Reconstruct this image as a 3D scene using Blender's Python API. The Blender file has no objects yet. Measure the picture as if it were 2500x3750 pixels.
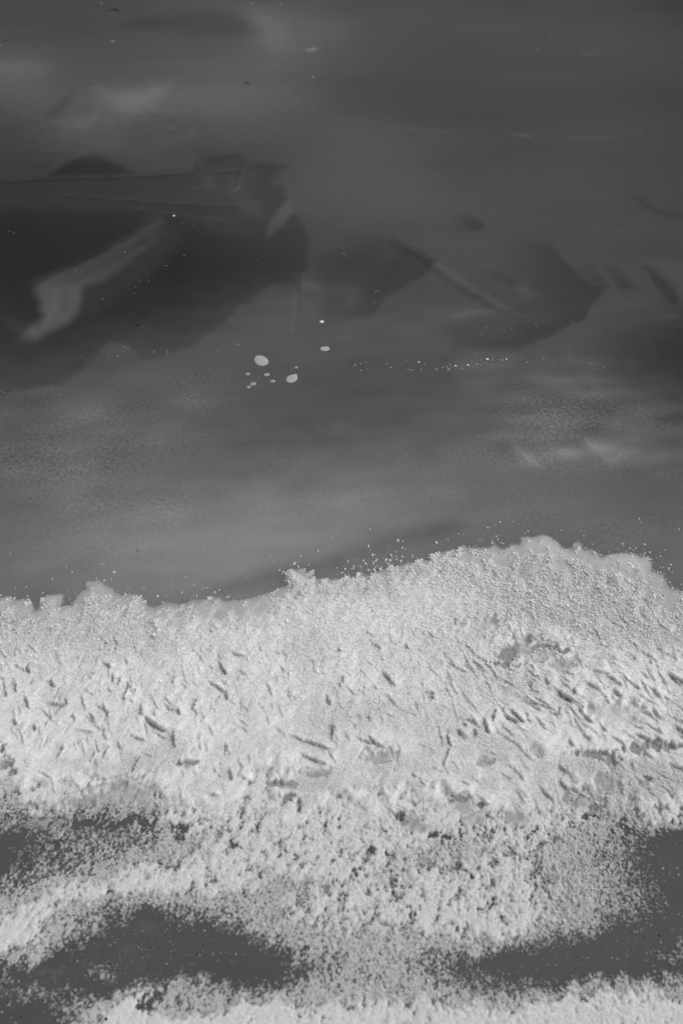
import bpy, math, random
import numpy as np

# ------------------------------------------------------------------ camera, sky, sun
CAM_H = 1.60            # eye height above the ice (m)
DEP = math.radians(37)  # how far the camera looks down
FPX = 4021.0            # focal length in pixels of a 2500 x 3750 picture
scene = bpy.context.scene
col = scene.collection

cam_data = bpy.data.cameras.new("camera")
cam_data.sensor_fit = 'VERTICAL'
cam_data.sensor_height = 36.0
cam_data.lens = 36.0 * FPX / 3750.0
cam_data.clip_start = 0.05
cam_data.clip_end = 3000.0
cam_data.dof.use_dof = True
cam_data.dof.focus_distance = 2.65
cam_data.dof.aperture_fstop = 4.5
cam = bpy.data.objects.new("camera", cam_data)
cam.location = (0, 0, CAM_H)
cam.rotation_euler = (math.pi / 2 - DEP, 0, 0)
col.objects.link(cam)
scene.camera = cam

SUN_EL, SUN_AZ = 38.0, 75.0     # elevation, azimuth from the view direction (+Y), negative = left
world = bpy.data.worlds.new("World")
scene.world = world
world.use_nodes = True
wn = world.node_tree
wn.nodes.clear()
w_out = wn.nodes.new("ShaderNodeOutputWorld")
w_bg = wn.nodes.new("ShaderNodeBackground")
w_bw = wn.nodes.new("ShaderNodeRGBToBW")       # black-and-white photograph: neutral sky
w_sky = wn.nodes.new("ShaderNodeTexSky")
w_sky.sky_type = 'NISHITA'
w_sky.sun_disc = False
w_sky.sun_elevation = math.radians(SUN_EL)
w_sky.sun_rotation = math.radians(SUN_AZ)
w_sky.air_density = 1.0
w_sky.dust_density = 0.5
w_bg.inputs["Strength"].default_value = 0.15
wn.links.new(w_sky.outputs[0], w_bw.inputs[0])
wn.links.new(w_bw.outputs[0], w_bg.inputs["Color"])
wn.links.new(w_bg.outputs[0], w_out.inputs["Surface"])

sun_data = bpy.data.lights.new("sun", 'SUN')
sun_data.energy = 1.0
sun_data.angle = math.radians(20)
sun_data.color = (1, 1, 1)
sun = bpy.data.objects.new("sun", sun_data)
sun.rotation_euler = (math.radians(90 - SUN_EL), 0, math.radians(180 - SUN_AZ))
sun.location = (0, 0, 20)
col.objects.link(sun)

scene.view_settings.view_transform = 'Standard'
scene.view_settings.look = 'None'
scene.view_settings.gamma = 1.0
scene.view_settings.use_curve_mapping = False
scene.view_settings.exposure = 0.48

rng = np.random.default_rng(11)
random.seed(5)

# ------------------------------------------------------------------ survey: photograph <-> ice plane
SD, CD = math.sin(DEP), math.cos(DEP)

def ground(px, py):
    """point of the ice plane seen at this pixel of the photograph"""
    u = (np.asarray(px, float) - 1250) / FPX
    v = (np.asarray(py, float) - 1875) / FPX
    t = CAM_H / (SD + v * CD)
    return u * t, t * (CD - v * SD)

def survey(x, y):
    """inverse of ground()"""
    x = np.asarray(x, float); y = np.maximum(np.asarray(y, float), 0.25)
    zc = y * CD + CAM_H * SD
    yc = -y * SD + CAM_H * CD          # downwards
    return 1250 + FPX * x / zc, 1875 + FPX * yc / zc

def lin(t):
    t = np.asarray(t, float) / 255.0
    return np.where(t <= 0.04045, t / 12.92, ((t + 0.055) / 1.055) ** 2.4)

def sstep(a, b, x):
    t = np.clip((x - a) / (b - a), 0, 1)
    return t * t * (3 - 2 * t)

def cubic(grid, gx, gy):
    """Catmull-Rom lookup, clamped"""
    H, W = grid.shape
    gx = np.clip(gx, 0, W - 1.0001); gy = np.clip(gy, 0, H - 1.0001)
    ix = np.floor(gx).astype(int); iy = np.floor(gy).astype(int)
    fx = gx - ix; fy = gy - iy
    def w(f):
        return (-.5*f**3 + f**2 - .5*f, 1.5*f**3 - 2.5*f**2 + 1, -1.5*f**3 + 2*f**2 + .5*f, .5*f**3 - .5*f**2)
    wx, wy = w(fx), w(fy)
    out = 0
    for j in range(4):
        yy = np.clip(iy + j - 1, 0, H - 1)
        for i in range(4):
            xx = np.clip(ix + i - 1, 0, W - 1)
            out = out + grid[yy, xx] * wx[i] * wy[j]
    return out

def gfield(nx, ny, cell, size, aniso=1.0, ang=0.0, seed=0, band=True):
    """periodic gaussian random field of unit variance; 'size' = feature size in metres"""
    r = np.random.default_rng(seed)
    f = np.fft.rfft2(r.standard_normal((ny, nx)))
    ky = np.fft.fftfreq(ny, cell)[:, None]; kx = np.fft.rfftfreq(nx, cell)[None, :]
    c, s = math.cos(ang), math.sin(ang)
    a = kx * c + ky * s; b = -kx * s + ky * c
    k = np.sqrt((a * size * aniso) ** 2 + (b * size / aniso) ** 2)
    filt = np.exp(-(k * 1.6) ** 2)
    if band: filt = filt * (1 - np.exp(-(k * 2.6) ** 2))
    g = np.fft.irfft2(f * filt, s=(ny, nx))
    return (g - g.mean()) / g.std()

class Noise:
    """a gaussian field one can read at any place (wraps round)"""
    def __init__(self, size, aniso=1.0, ang=0.0, seed=0, n=512, cells=5.0, band=True):
        self.cell = size / cells; self.n = n
        self.g = gfield(n, n, self.cell, size, aniso, ang, seed, band)
    def __call__(self, x, y):
        gx = np.mod(x / self.cell, self.n); gy = np.mod(y / self.cell, self.n)
        ix = np.floor(gx).astype(int) % self.n; iy = np.floor(gy).astype(int) % self.n
        fx = gx - np.floor(gx); fy = gy - np.floor(gy)
        jx = (ix + 1) % self.n; jy = (iy + 1) % self.n
        g = self.g
        return (g[iy, ix]*(1-fx)*(1-fy) + g[iy, jx]*fx*(1-fy) + g[jy, ix]*(1-fx)*fy + g[jy, jx]*fx*fy)

def seg_dist(px, py, a, b):
    ax, ay = a; bx, by = b
    dx, dy = bx - ax, by - ay
    L2 = dx*dx + dy*dy + 1e-9
    t = np.clip(((px-ax)*dx + (py-ay)*dy) / L2, 0, 1)
    return np.hypot(px - ax - t*dx, py - ay - t*dy), t

def poly_sd(px, py, pts):
    """signed distance to a polygon, positive inside"""
    d = np.full(px.shape, 1e9); ins = np.zeros(px.shape, bool)
    n = len(pts)
    for i in range(n):
        a, b = pts[i], pts[(i+1) % n]
        dd, _ = seg_dist(px, py, a, b); d = np.minimum(d, dd)
        c = ((a[1] > py) != (b[1] > py))
        with np.errstate(divide='ignore', invalid='ignore'):
            xx = (b[0]-a[0]) * (py-a[1]) / (b[1]-a[1] + 1e-12) + a[0]
        ins ^= c & (px < xx)
    return np.where(ins, d, -d)

# ------------------------------------------------------------------ how milky the ice is, broad central sheen painted in (tone of the ice, every 125 px of the survey)
ICE = np.array([
 [72,74,75,76,77,80,82,82,83,82,78,76,76,75,74,72,72,70,68,63,56],
 [78,77,76,77,80,83,84,87,95,90,84,80,78,77,77,77,76,75,74,71,68],
 [94,90,84,82,84,87,90,91,92,88,82,78,75,74,74,75,75,74,73,71,68],
 [82,86,86,94,100,96,96,95,90,84,77,75,73,72,72,72,71,71,70,68,66],
 [68,72,80,82,76,76,78,80,81,82,85,83,78,76,74,73,74,74,73,71,69],
 [62,62,64,66,68,69,71,73,76,81,84,85,84,79,77,76,75,74,72,70,69],
 [62,62,64,64,66,68,72,76,78,80,82,83,82,80,78,77,76,75,74,72,70],
 [60,60,62,62,63,66,70,72,74,76,76,76,76,76,76,75,74,74,73,71,70],
 [60,60,60,60,62,64,68,72,74,74,75,74,74,76,76,76,76,75,73,71,68],
 [64,64,64,64,66,70,76,80,84,84,82,80,80,80,80,78,78,77,75,72,66],
 [70,70,72,76,80,82,84,86,86,85,84,84,83,82,80,78,78,78,75,68,62],
 [80,80,82,84,86,88,88,86,84,82,81,81,81,82,84,86,90,86,76,68,62],
 [86,87,90,92,92,91,90,88,85,82,83,84,85,87,88,90,92,91,86,80,74],
 [90,93,96,98,99,98,95,92,91,91,92,93,93,94,95,97,101,100,99,90,82],
 [97,101,104,105,105,104,103,103,105,106,107,107,107,106,103,101,101,100,96,92,88],
 [100,104,110,113,116,118,119,120,121,122,122,118,114,109,106,105,104,101,98,95,94],
 [104,110,116,122,126,128,128,128,126,124,121,116,109,104,102,102,100,99,100,103,103],
 [106,108,112,115,118,121,122,122,116,110,108,106,104,104,104,104,104,104,104,105,104],
 [100,102,104,106,108,110,110,110,108,106,104,102,100,100,100,100,100,100,100,100,100],
 [ 90]*21,
 [ 84]*21, [82]*21, [80]*21, [80]*21, [80]*21, [80]*21, [80]*21, [80]*21, [80]*21, [80]*21, [80]*21], float)

# (outline, tone change, softness, fade)  fade = (x, y, dx, dy, length): full at x,y, gone 'length' further along dx,dy
PLATES = [
 # the big dark plate on the left
 ([(-700,672),(0,664),(171,645),(250,592),(303,570),(367,574),(430,600),(494,634),(700,622),(726,570),(889,564),(905,596),(981,592),(1053,610),(1010,637),
   (1030,650),(985,664),(1049,686),(1045,705),(1057,722),(1030,760),(989,805),(977,869),(1010,845),(1040,820),(1062,792),(1076,777),(1092,790),(1112,821),(1128,877),
   (1126,980),(1110,1000),(1093,1060),(1050,1040),(997,1040),(965,1062),(949,1071),(917,1107),(875,1122),(861,1135),(829,1175),(790,1200),(742,1231),(715,1258),(694,1271),(638,1296),
   (520,1318),(470,1262),(407,1251),(383,1267),(345,1310),(319,1331),(290,1362),(271,1378),(191,1406),(80,1430),(0,1452),(-700,1560)], -11, 10, None),
 ([(-700,820),(0,770),(400,790),(800,830),(1000,900),(1060,980),(900,1100),(700,1210),(500,1230),(300,1320),(100,1400),(0,1420),(-700,1500)], -5, 110, None),
 ([(700,800),(960,870),(1120,830),(1128,980),(1050,1030),(900,1090),(650,1120),(560,950)], -4, 60, None),
 ([(-700,672),(0,664),(500,630),(900,580),(960,640),(900,740),(600,760),(-700,780)], 6, 30, None), ([(180,640),(250,598),(303,574),(367,578),(430,603),(490,634),(340,642)], -4, 10, None),
 ([(880,735),(960,740),(950,790),(890,780)], 9, 22, None), ([(820,660),(870,640),(850,700)], 5, 14, None), ([(700,800),(860,810),(1000,880),(800,860)], 5, 30, None),
 # second dark plate
 ([(1128,900),(1180,850),(1400,860),(1481,896),(1540,918),(1601,952),(1570,985),(1552,1012),(1529,1028),(1490,1042),(1441,1071),(1410,1095),(1378,1131),(1368,1150),(1354,1159),
   (1250,1163),(1170,1150),(1110,1080)], -13, 9, (1600,1040,-.85,-.55,430)), ([(1150,960),(1500,940),(1450,1040),(1340,1120),(1200,1130)], -4, 50, None),
 ([(1150,900),(1300,880),(1400,900),(1360,960),(1250,1010),(1160,1000)], -7, 50, None),
 ([(1055,722),(1030,760),(990,805),(977,869),(1010,850),(1040,825),(1062,797),(1076,777),(1068,750)], 6, 7, None),
 ([(1760,985),(1830,1000),(1950,1042),(1900,1048),(1800,1020)], -6, 14, None), ([(1690,1010),(1760,1040),(1850,1100),(1960,1170),(1850,1120),(1740,1060)], -5, 12, None),
 # third dark plate
 ([(1640,940),(1760,900),(1900,880),(2016,900),(2055,940),(2079,964),(2095,990),(2111,1004),(2150,1042),(2223,1059),(2190,1088),(2175,1107),(2147,1147),(2138,1168),(2131,1175),(2085,1190),
   (2047,1207),(2020,1228),(1992,1239),(1930,1266),(1860,1284),(1740,1300),(1690,1270),(1900,1180),(1800,1110)], -15, 9, (2150,1080,-1,-.15,400)),
 ([(1650,1180),(1900,1170),(1990,1210),(1930,1260),(1800,1300),(1640,1300)], -6, 35, None),
 # curtains to the right of it
 ([(2030,900),(2150,960),(2233,1052),(2190,1056),(2120,1030),(2085,960)], -9, 12, (2200,1050,-.7,-1,170)),
 ([(2180,930),(2270,990),(2330,1055),(2270,1062),(2230,1010)], -11, 9, (2320,1050,-1,-1,190)),
 ([(2340,950),(2440,1000),(2480,1060),(2500,1120),(2700,1160),(2700,1010),(2500,960),(2420,940)], 5, 14, None),
 ([(2350,960),(2420,1010),(2466,1060),(2490,1120),(2450,1110),(2400,1050)], -11, 10, None),
 ([(1697,778),(1740,800),(1775,828),(1755,842),(1728,846),(1690,848),(1600,850),(1600,790)], -13, 6, (1770,825,-1,0,150)),
 ([(1433,862),(1500,902),(1590,952),(1500,935),(1420,905)], -5, 10, None),
 ([(500,3380),(560,3375),(580,3400),(530,3412)], 9, 14, None), ([(455,3460),(490,3455),(500,3485),(465,3490)], 8, 10, None), ([(140,3540),(230,3560),(200,3575),(130,3560)], 9, 10, None),
 ([(-50,3330),(380,3340),(300,3345),(330,3370)], 0, 10, None),
 ([(500,60),(620,40),(760,32),(850,50),(905,90),(890,118),(700,128),(520,110),(440,100)], -9, 30, None),
 # dark water under the plate at the right edge
 ([(2200,1180),(2500,1120),(2900,1100),(2900,1420),(2500,1400),(2380,1370),(2250,1330)], -8, 90, None),
 ([(2280,700),(2370,735),(2420,770),(2500,786),(2600,790),(2600,800),(2440,800),(2370,770)], -7, 10, None),
 # milky tongue frozen into the dark plate
 ([(600,790),(550,797),(525,825),(510,845),(460,875),(415,901),(359,940),(260,985),(200,1003),(159,1020),(140,1030),(128,1047),(132,1075),(143,1100),(150,1130),(151,1163),(125,1185),
   (104,1195),(96,1227),(128,1243),(207,1203),(250,1185),(279,1155),(300,1100),(305,1050),(383,1027),(462,972),(540,910),(600,850),(618,815)], 28, 22, (220,1060,0.8,-0.7,760)),
 ([(135,1040),(295,1045),(295,1130),(250,1180),(170,1210),(150,1150)], 9, 24, None),
 ([(290,1040),(460,960),(610,850),(660,860),(600,960),(470,1060),(400,1110),(300,1160)], 9, 40, None),
 ([(-200,1080),(0,1140),(60,1170),(110,1205),(96,1240),(40,1200),(0,1165),(-200,1110)], 8, 22, None),
 ([(60,1205),(130,1190),(150,1240),(110,1260),(60,1240)], 7, 34, None),
 # milky veils
 ([(350,315),(430,345),(520,335),(560,310),(640,300),(600,345),(560,380),(500,410),(440,405),(400,370)], 12, 30, None),
 ([(190,440),(270,432),(240,430),(360,430),(350,455),(300,478),(240,470)], 9, 18, None),
 ([(170,420),(240,350),(275,322),(262,370),(230,410),(180,450)], -7, 12, None),
 ([(0,235),(120,222),(180,250),(150,280),(60,285),(0,270)], 9, 30, None),
 ([(360,530),(460,520),(560,500),(640,480),(720,470),(700,510),(600,560),(480,570)], 4, 40, None),
 ([(900,20),(1000,60),(1060,130),(1000,170),(900,160),(960,110),(920,60)], 7, 34, None), ([(560,18),(900,0),(1150,40),(1320,80),(1240,150),(1000,205),(950,120),(880,35)], 6, 38, None),
 ([(440,560),(700,560),(700,600),(520,610),(470,590)], 4, 20, None),
 ([(700,560),(760,575),(745,605),(722,600)], 7, 10, None),
 ([(735,640),(790,635),(780,690),(755,680)], 8, 14, None),
 ([(1890,1015),(1940,1040),(1960,1080),(1930,1110),(1890,1060)], 9, 22, None),
 ([(1250,1060),(1310,1050),(1320,1100),(1270,1120)], 10, 28, None),
 ([(1540,1130),(1700,1130),(1760,1140),(1680,1170),(1560,1180)], 6, 22, None),
 ([(2130,188),(2160,196),(2200,188),(2195,200),(2160,206),(2132,200)], 9, 6, None),
 ([(1850,484),(1945,494),(1945,504),(1900,500)], 14, 4, None),
 ([(2060,506),(2240,500),(2240,507),(2110,510)], 8, 4, None),
 ([(2330,480),(2362,474),(2350,483)], 11, 3, None),
 ([(1120,185),(1145,176),(1160,178),(1135,188)], 40, 4, None),
 ([(1100,1020),(1180,1040),(1170,1065),(1110,1060)], 7, 14, None),
 ([(2410,1160),(2440,1146),(2480,1150),(2500,1165),(2440,1172)], 9, 8, None),
 # bright ridges of rough ice on the right
 ([(1870,1625),(1910,1640),(1970,1690),(1985,1710),(1950,1705),(1900,1670)], 20, 17, None),
 ([(2010,1630),(2080,1640),(2130,1660),(2110,1680),(2050,1675)], 13, 18, None),
 ([(2130,1600),(2200,1625),(2270,1640),(2340,1650),(2260,1690),(2235,1698),(2170,1660)], 21, 18, None),
 ([(1660,1300),(1850,1285),(1900,1310),(1840,1380),(1720,1400),(1650,1370)], 7, 30, None),
 ([(2060,1590),(2115,1597),(2100,1603)], 22, 4, None),
 ([(2045,1586),(2075,1590),(2065,1598)], -14, 5, None),
 # soft shadow band in front of the frost, painted into the ice tone
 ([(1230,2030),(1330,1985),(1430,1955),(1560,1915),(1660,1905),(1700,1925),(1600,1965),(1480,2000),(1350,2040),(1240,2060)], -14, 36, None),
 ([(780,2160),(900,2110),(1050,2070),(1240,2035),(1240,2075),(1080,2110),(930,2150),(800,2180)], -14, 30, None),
]
# thin lines in the ice: (points, tone change, half width)
LINES = [ ([(150,1040),(330,960),(480,880),(590,810)], 5, 7), ([(190,1060),(380,975),(520,890),(640,810)], -4, 8), ([(200,1060),(205,1120),(160,1190)], 5, 10), ([(240,1060),(238,1130),(200,1180)], -5, 7), ([(100,1040),(300,945),(500,845)], 3, 8),
 ([(0,661),(200,650),(500,641),(893,621)], 9, 4), ([(0,668),(200,658),(500,650),(893,629)], -7, 5),
 ([(231,710),(478,730),(877,753)], 8, 4), ([(231,717),(478,739),(877,762)], -5, 6),
 ([(478,757),(640,780),(837,809)], 8, 5), ([(893,622),(870,690),(850,706)], 12, 5), ([(900,570),(880,625),(858,690)], -6, 5),
 ([(700,690),(870,678)], 7, 3), ([(1093,1004),(1085,1090),(1068,1219)], 5, 6), ([(1108,1010),(1095,1110),(1080,1230)], -4, 7),
 ([(1000,290),(1060,345),(1110,400),(1250,436),(1450,470),(1620,486)], 3, 9),
 ([(1481,900),(1620,975),(1780,1075),(1900,1150),(2010,1190)], 5, 8), ([(1470,905),(1600,985),(1740,1085),(1870,1160)], -4, 9),
 ([(1590,965),(1700,1040),(1850,1130)], 6, 9), ([(1560,975),(1690,1065),(1830,1145)], -8, 7), ([(1520,945),(1585,955)], -5, 8),
 ([(1650,1160),(1740,1145),(1830,1132)], 8, 6),
 ([(1420,435),(1500,470),(1600,478),(1690,484)], 4, 5),
 ([(2240,830),(2290,815)], -5, 5),
]

# pebbled (orange-peel) zones: cx, cy, rx, ry, strength
PEBBLE = [(2380,1570,240,130,1.1),(1925,1670,90,50,1.2),(2230,1660,150,45,1.2),(1780,1330,160,60,.9),(2150,1500,420,190,1.0),(1950,1640,260,90,1.1),(2400,1650,260,120,.9),(330,1560,430,160,.8),(700,1450,170,110,.7),(150,1700,350,130,.9),(1780,1400,200,120,.7),
          (650,340,260,70,.35),(100,250,140,50,.4),(1100,1700,900,250,.22),(300,1850,600,200,.4),(2100,1900,500,200,.35),(1150,420,260,90,.2)]

def pebble_of(px, py):
    P = np.zeros(px.shape)
    for cx, cy, rx, ry, s in PEBBLE:
        P = np.maximum(P, s * np.exp(-(((px-cx)/rx)**2 + ((py-cy)/ry)**2) * 1.1))
    return P

def ice_tone(X, Y):
    px, py = survey(X, Y)
    qx = np.clip(px, -300, 2800); qy = np.clip(py, -250, 4000)
    vn = N_V(X, Y)
    # wobble so that traced outlines are not ruler-straight
    wob = np.clip(3750 / (qy + 1200), .6, 2.2)
    n1, n2 = N_A(X, Y), N_B(X, Y)
    wx = qx + 1.8 * n1 * wob; wy = qy + 1.2 * n2
    T = cubic(ICE, qx / 125 + .10 * n2, qy / 125 + .07 * n1)
    T += 7 * sstep(.25, .9, pebble_of(qx, qy)) * (.6 + .4*N_D(X, Y))
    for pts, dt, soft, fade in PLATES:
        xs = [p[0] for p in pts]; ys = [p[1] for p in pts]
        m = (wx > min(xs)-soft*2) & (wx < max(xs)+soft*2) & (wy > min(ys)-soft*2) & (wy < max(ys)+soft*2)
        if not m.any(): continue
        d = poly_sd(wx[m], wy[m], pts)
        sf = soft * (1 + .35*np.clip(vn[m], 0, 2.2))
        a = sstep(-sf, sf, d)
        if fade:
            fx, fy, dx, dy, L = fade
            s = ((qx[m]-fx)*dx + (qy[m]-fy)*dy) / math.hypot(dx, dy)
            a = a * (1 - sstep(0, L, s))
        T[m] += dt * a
    for pts, dt, hw in LINES:
        for a, b in zip(pts, pts[1:]):
            m = (wx > min(a[0], b[0])-hw*3) & (wx < max(a[0], b[0])+hw*3) & (wy > min(a[1], b[1])-hw*3) & (wy < max(a[1], b[1])+hw*3)
            if not m.any(): continue
            d, t = seg_dist(wx[m], wy[m], a, b)
            T[m] += dt * np.exp(-(d/hw)**2) * .9
    # drifting veils and blotches of their own
    T *= 1 + .012 * N_C(X, Y) + .016 * N_D(X, Y) * sstep(600, 1400, qy)
    return T, qx, qy

N_V = Noise(.33, seed=33, band=False); N_A = Noise(.05, seed=1); N_B = Noise(.04, seed=2)
N_C = Noise(.30, aniso=1.6, ang=.12, seed=3, band=False); N_D = Noise(.09, aniso=1.5, ang=.1, seed=4)
N_E = Noise(.011, aniso=1.35, ang=.35, seed=5); N_F = Noise(.028, seed=6)

# ------------------------------------------------------------------ materials
def mat(name):
    m = bpy.data.materials.new(name); m.use_nodes = True
    nt = m.node_tree
    return m, nt, nt.nodes["Principled BSDF"]

def node(nt, kind, **kw):
    n = nt.nodes.new(kind)
    for k, v in kw.items(): setattr(n, k, v)
    return n

def math_node(nt, op, a, b=None, clamp=False):
    n = nt.nodes.new("ShaderNodeMath"); n.operation = op; n.use_clamp = clamp
    for i, v in enumerate((a, b)):
        if v is None: continue
        if hasattr(v, "links"): nt.links.new(v, n.inputs[i])
        else: n.inputs[i].default_value = v
    return n.outputs[0]

def ice_material():
    m, nt, p = mat("black ice")
    L = nt.links.new
    at = node(nt, "ShaderNodeAttribute", attribute_name="milk_and_light")
    pb = node(nt, "ShaderNodeAttribute", attribute_name="pebble")
    geo = node(nt, "ShaderNodeNewGeometry")
    mp = node(nt, "ShaderNodeMapping"); mp.inputs["Scale"].default_value = (1, .75, 1)
    mp.inputs["Rotation"].default_value = (0, 0, .35)
    L(geo.outputs["Position"], mp.inputs["Vector"])
    n1 = node(nt, "ShaderNodeTexNoise"); n1.inputs["Scale"].default_value = 112; n1.inputs["Detail"].default_value = 3
    n2 = node(nt, "ShaderNodeTexNoise"); n2.inputs["Scale"].default_value = 260; n2.inputs["Detail"].default_value = 2
    n3 = node(nt, "ShaderNodeTexNoise"); n3.inputs["Scale"].default_value = 14; n3.inputs["Detail"].default_value = 4
    vor = node(nt, "ShaderNodeTexVoronoi"); vor.inputs["Scale"].default_value = 28
    for n in (n1, n2, n3, vor): L(mp.outputs[0], n.inputs["Vector"])
    # fine grain of trapped air, stronger where the ice is pebbled
    g = math_node(nt, 'SUBTRACT', n1.outputs["Fac"], .5)
    g = math_node(nt, 'MULTIPLY', g, math_node(nt, 'ADD', math_node(nt, 'MULTIPLY', pb.outputs["Fac"], 1.45), .10))
    h = math_node(nt, 'MULTIPLY', math_node(nt, 'SUBTRACT', n2.outputs["Fac"], .5), .16)
    k = math_node(nt, 'MULTIPLY', math_node(nt, 'SUBTRACT', n3.outputs["Fac"], .5), .10)
    f = math_node(nt, 'ADD', math_node(nt, 'ADD', g, h), math_node(nt, 'ADD', k, 1.0))
    # faint round air specks deeper in the ice
    sp = node(nt, "ShaderNodeMapRange"); sp.inputs["From Min"].default_value = .16; sp.inputs["From Max"].default_value = .05
    sp.inputs["To Min"].default_value = 0; sp.inputs["To Max"].default_value = .16
    L(vor.outputs["Distance"], sp.inputs["Value"])
    sep = node(nt, "ShaderNodeSeparateColor"); L(vor.outputs["Color"], sep.inputs[0])
    pick = math_node(nt, 'GREATER_THAN', sep.outputs[0], .80)
    f = math_node(nt, 'ADD', f, math_node(nt, 'MULTIPLY', math_node(nt, 'MULTIPLY', sp.outputs[0], pick), math_node(nt, 'MULTIPLY', sep.outputs[1], 1.6)))
    c = math_node(nt, 'MULTIPLY', at.outputs["Fac"], f)
    cc = node(nt, "ShaderNodeCombineColor")
    for i in range(3): L(c, cc.inputs[i])
    L(cc.outputs[0], p.inputs["Base Color"])
    bump = node(nt, "ShaderNodeBump"); bump.inputs["Distance"].default_value = .0012
    L(n1.outputs["Fac"], bump.inputs["Height"])
    L(math_node(nt, 'MULTIPLY', pb.outputs["Fac"], .45, True), bump.inputs["Strength"])
    L(bump.outputs[0], p.inputs["Normal"])
    p.inputs["Roughness"].default_value = .55
    p.inputs["IOR"].default_value = 1.31
    p.inputs["Specular IOR Level"].default_value = .12
    return m

def crust_material():
    m, nt, p = mat("frost crust")
    L = nt.links.new
    at = node(nt, "ShaderNodeAttribute", attribute_name="white")
    geo = node(nt, "ShaderNodeNewGeometry")
    n1 = node(nt, "ShaderNodeTexNoise"); n1.inputs["Scale"].default_value = 330; n1.inputs["Detail"].default_value = 3
    L(geo.outputs["Position"], n1.inputs["Vector"])
    f = math_node(nt, 'ADD', math_node(nt, 'MULTIPLY', math_node(nt, 'SUBTRACT', n1.outputs["Fac"], .5), .48), 1.0)
    c = math_node(nt, 'MULTIPLY', at.outputs["Fac"], f)
    cc = node(nt, "ShaderNodeCombineColor")
    for i in range(3): L(c, cc.inputs[i])
    L(cc.outputs[0], p.inputs["Base Color"])
    p.inputs["Roughness"].default_value = .85
    p.inputs["Specular IOR Level"].default_value = .15
    return m

def plain(name, v, rough=.7, spec=.3, trans=0.0, grain=0.0, scale=300):
    m, nt, p = mat(name)
    if grain:
        geo = node(nt, "ShaderNodeNewGeometry")
        n1 = node(nt, "ShaderNodeTexNoise"); n1.inputs["Scale"].default_value = scale; n1.inputs["Detail"].default_value = 4
        nt.links.new(geo.outputs["Position"], n1.inputs["Vector"])
        f = math_node(nt, 'ADD', math_node(nt, 'MULTIPLY', math_node(nt, 'SUBTRACT', n1.outputs["Fac"], .5), grain * v), v)
        cc = node(nt, "ShaderNodeCombineColor")
        for i in range(3): nt.links.new(f, cc.inputs[i])
        nt.links.new(cc.outputs[0], p.inputs["Base Color"])
    else:
        p.inputs["Base Color"].default_value = (v, v, v, 1)
    p.inputs["Roughness"].default_value = rough
    p.inputs["Specular IOR Level"].default_value = spec
    if trans:     # thin ice flakes let light through
        tr = node(nt, "ShaderNodeBsdfTranslucent"); tr.inputs[0].default_value = (v, v, v, 1)
        mx = node(nt, "ShaderNodeMixShader"); mx.inputs[0].default_value = trans
        out = nt.nodes["Material Output"]
        nt.links.new(p.outputs[0], mx.inputs[1]); nt.links.new(tr.outputs[0], mx.inputs[2])
        nt.links.new(mx.outputs[0], out.inputs[0])
    return m

M_ICE = ice_material(); M_CRUST = crust_material()
M_CRYSTAL = plain("hoar crystal", .93, .5, .3, trans=.30)
def _flake_colour(m):
    nt = m.node_tree
    at = node(nt, "ShaderNodeAttribute", attribute_name="opacity")
    for n in nt.nodes:
        if n.type == 'BSDF_PRINCIPLED': nt.links.new(at.outputs["Fac"], n.inputs["Base Color"])
        if n.type == 'BSDF_TRANSLUCENT': nt.links.new(at.outputs["Fac"], n.inputs[0])
_flake_colour(M_CRYSTAL)
M_BUBBLE = plain("trapped air", .36, .6, .4, grain=.22, scale=260)
M_BUBBLE_S = plain("trapped air small", .27, .6, .4, grain=.2, scale=300)
M_TWIG = plain("dead plant", .035, .9, .1, grain=.5, scale=900)
M_GRIT = plain("grit", .02, .9, .1)

# ------------------------------------------------------------------ mesh helpers
def mesh_from(name, verts, faces, material, smooth=False, parent=None):
    me = bpy.data.meshes.new(name)
    verts = np.ascontiguousarray(verts, dtype=np.float32); faces = np.ascontiguousarray(faces, dtype=np.int32)
    n, k = faces.shape
    me.vertices.add(len(verts)); me.vertices.foreach_set("co", verts.ravel())
    me.loops.add(n * k); me.loops.foreach_set("vertex_index", faces.ravel())
    me.polygons.add(n); me.polygons.foreach_set("loop_start", np.arange(0, n*k, k, dtype=np.int32))
    me.polygons.foreach_set("use_smooth", np.full(n, smooth))
    me.update(calc_edges=True); me.validate()
    me.materials.append(material)
    o = bpy.data.objects.new(name, me); col.objects.link(o)
    if parent: o.parent = parent
    return o

def attr(o, name, vals):
    a = o.data.attributes.new(name, 'FLOAT', 'POINT')
    a.data.foreach_set("value", np.ascontiguousarray(vals, dtype=np.float32).ravel())

def grid_faces(nx, ny):
    i = np.arange(ny-1)[:, None] * nx + np.arange(nx-1)[None, :]
    i = i.ravel()
    return np.stack([i, i+1, i+1+nx, i+nx], 1)

def tag(o, label=None, cat=None, group=None, kind=None):
    for k, v in (("label", label), ("category", cat), ("group", group), ("kind", kind)):
        if v: o[k] = v
    return o

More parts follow.
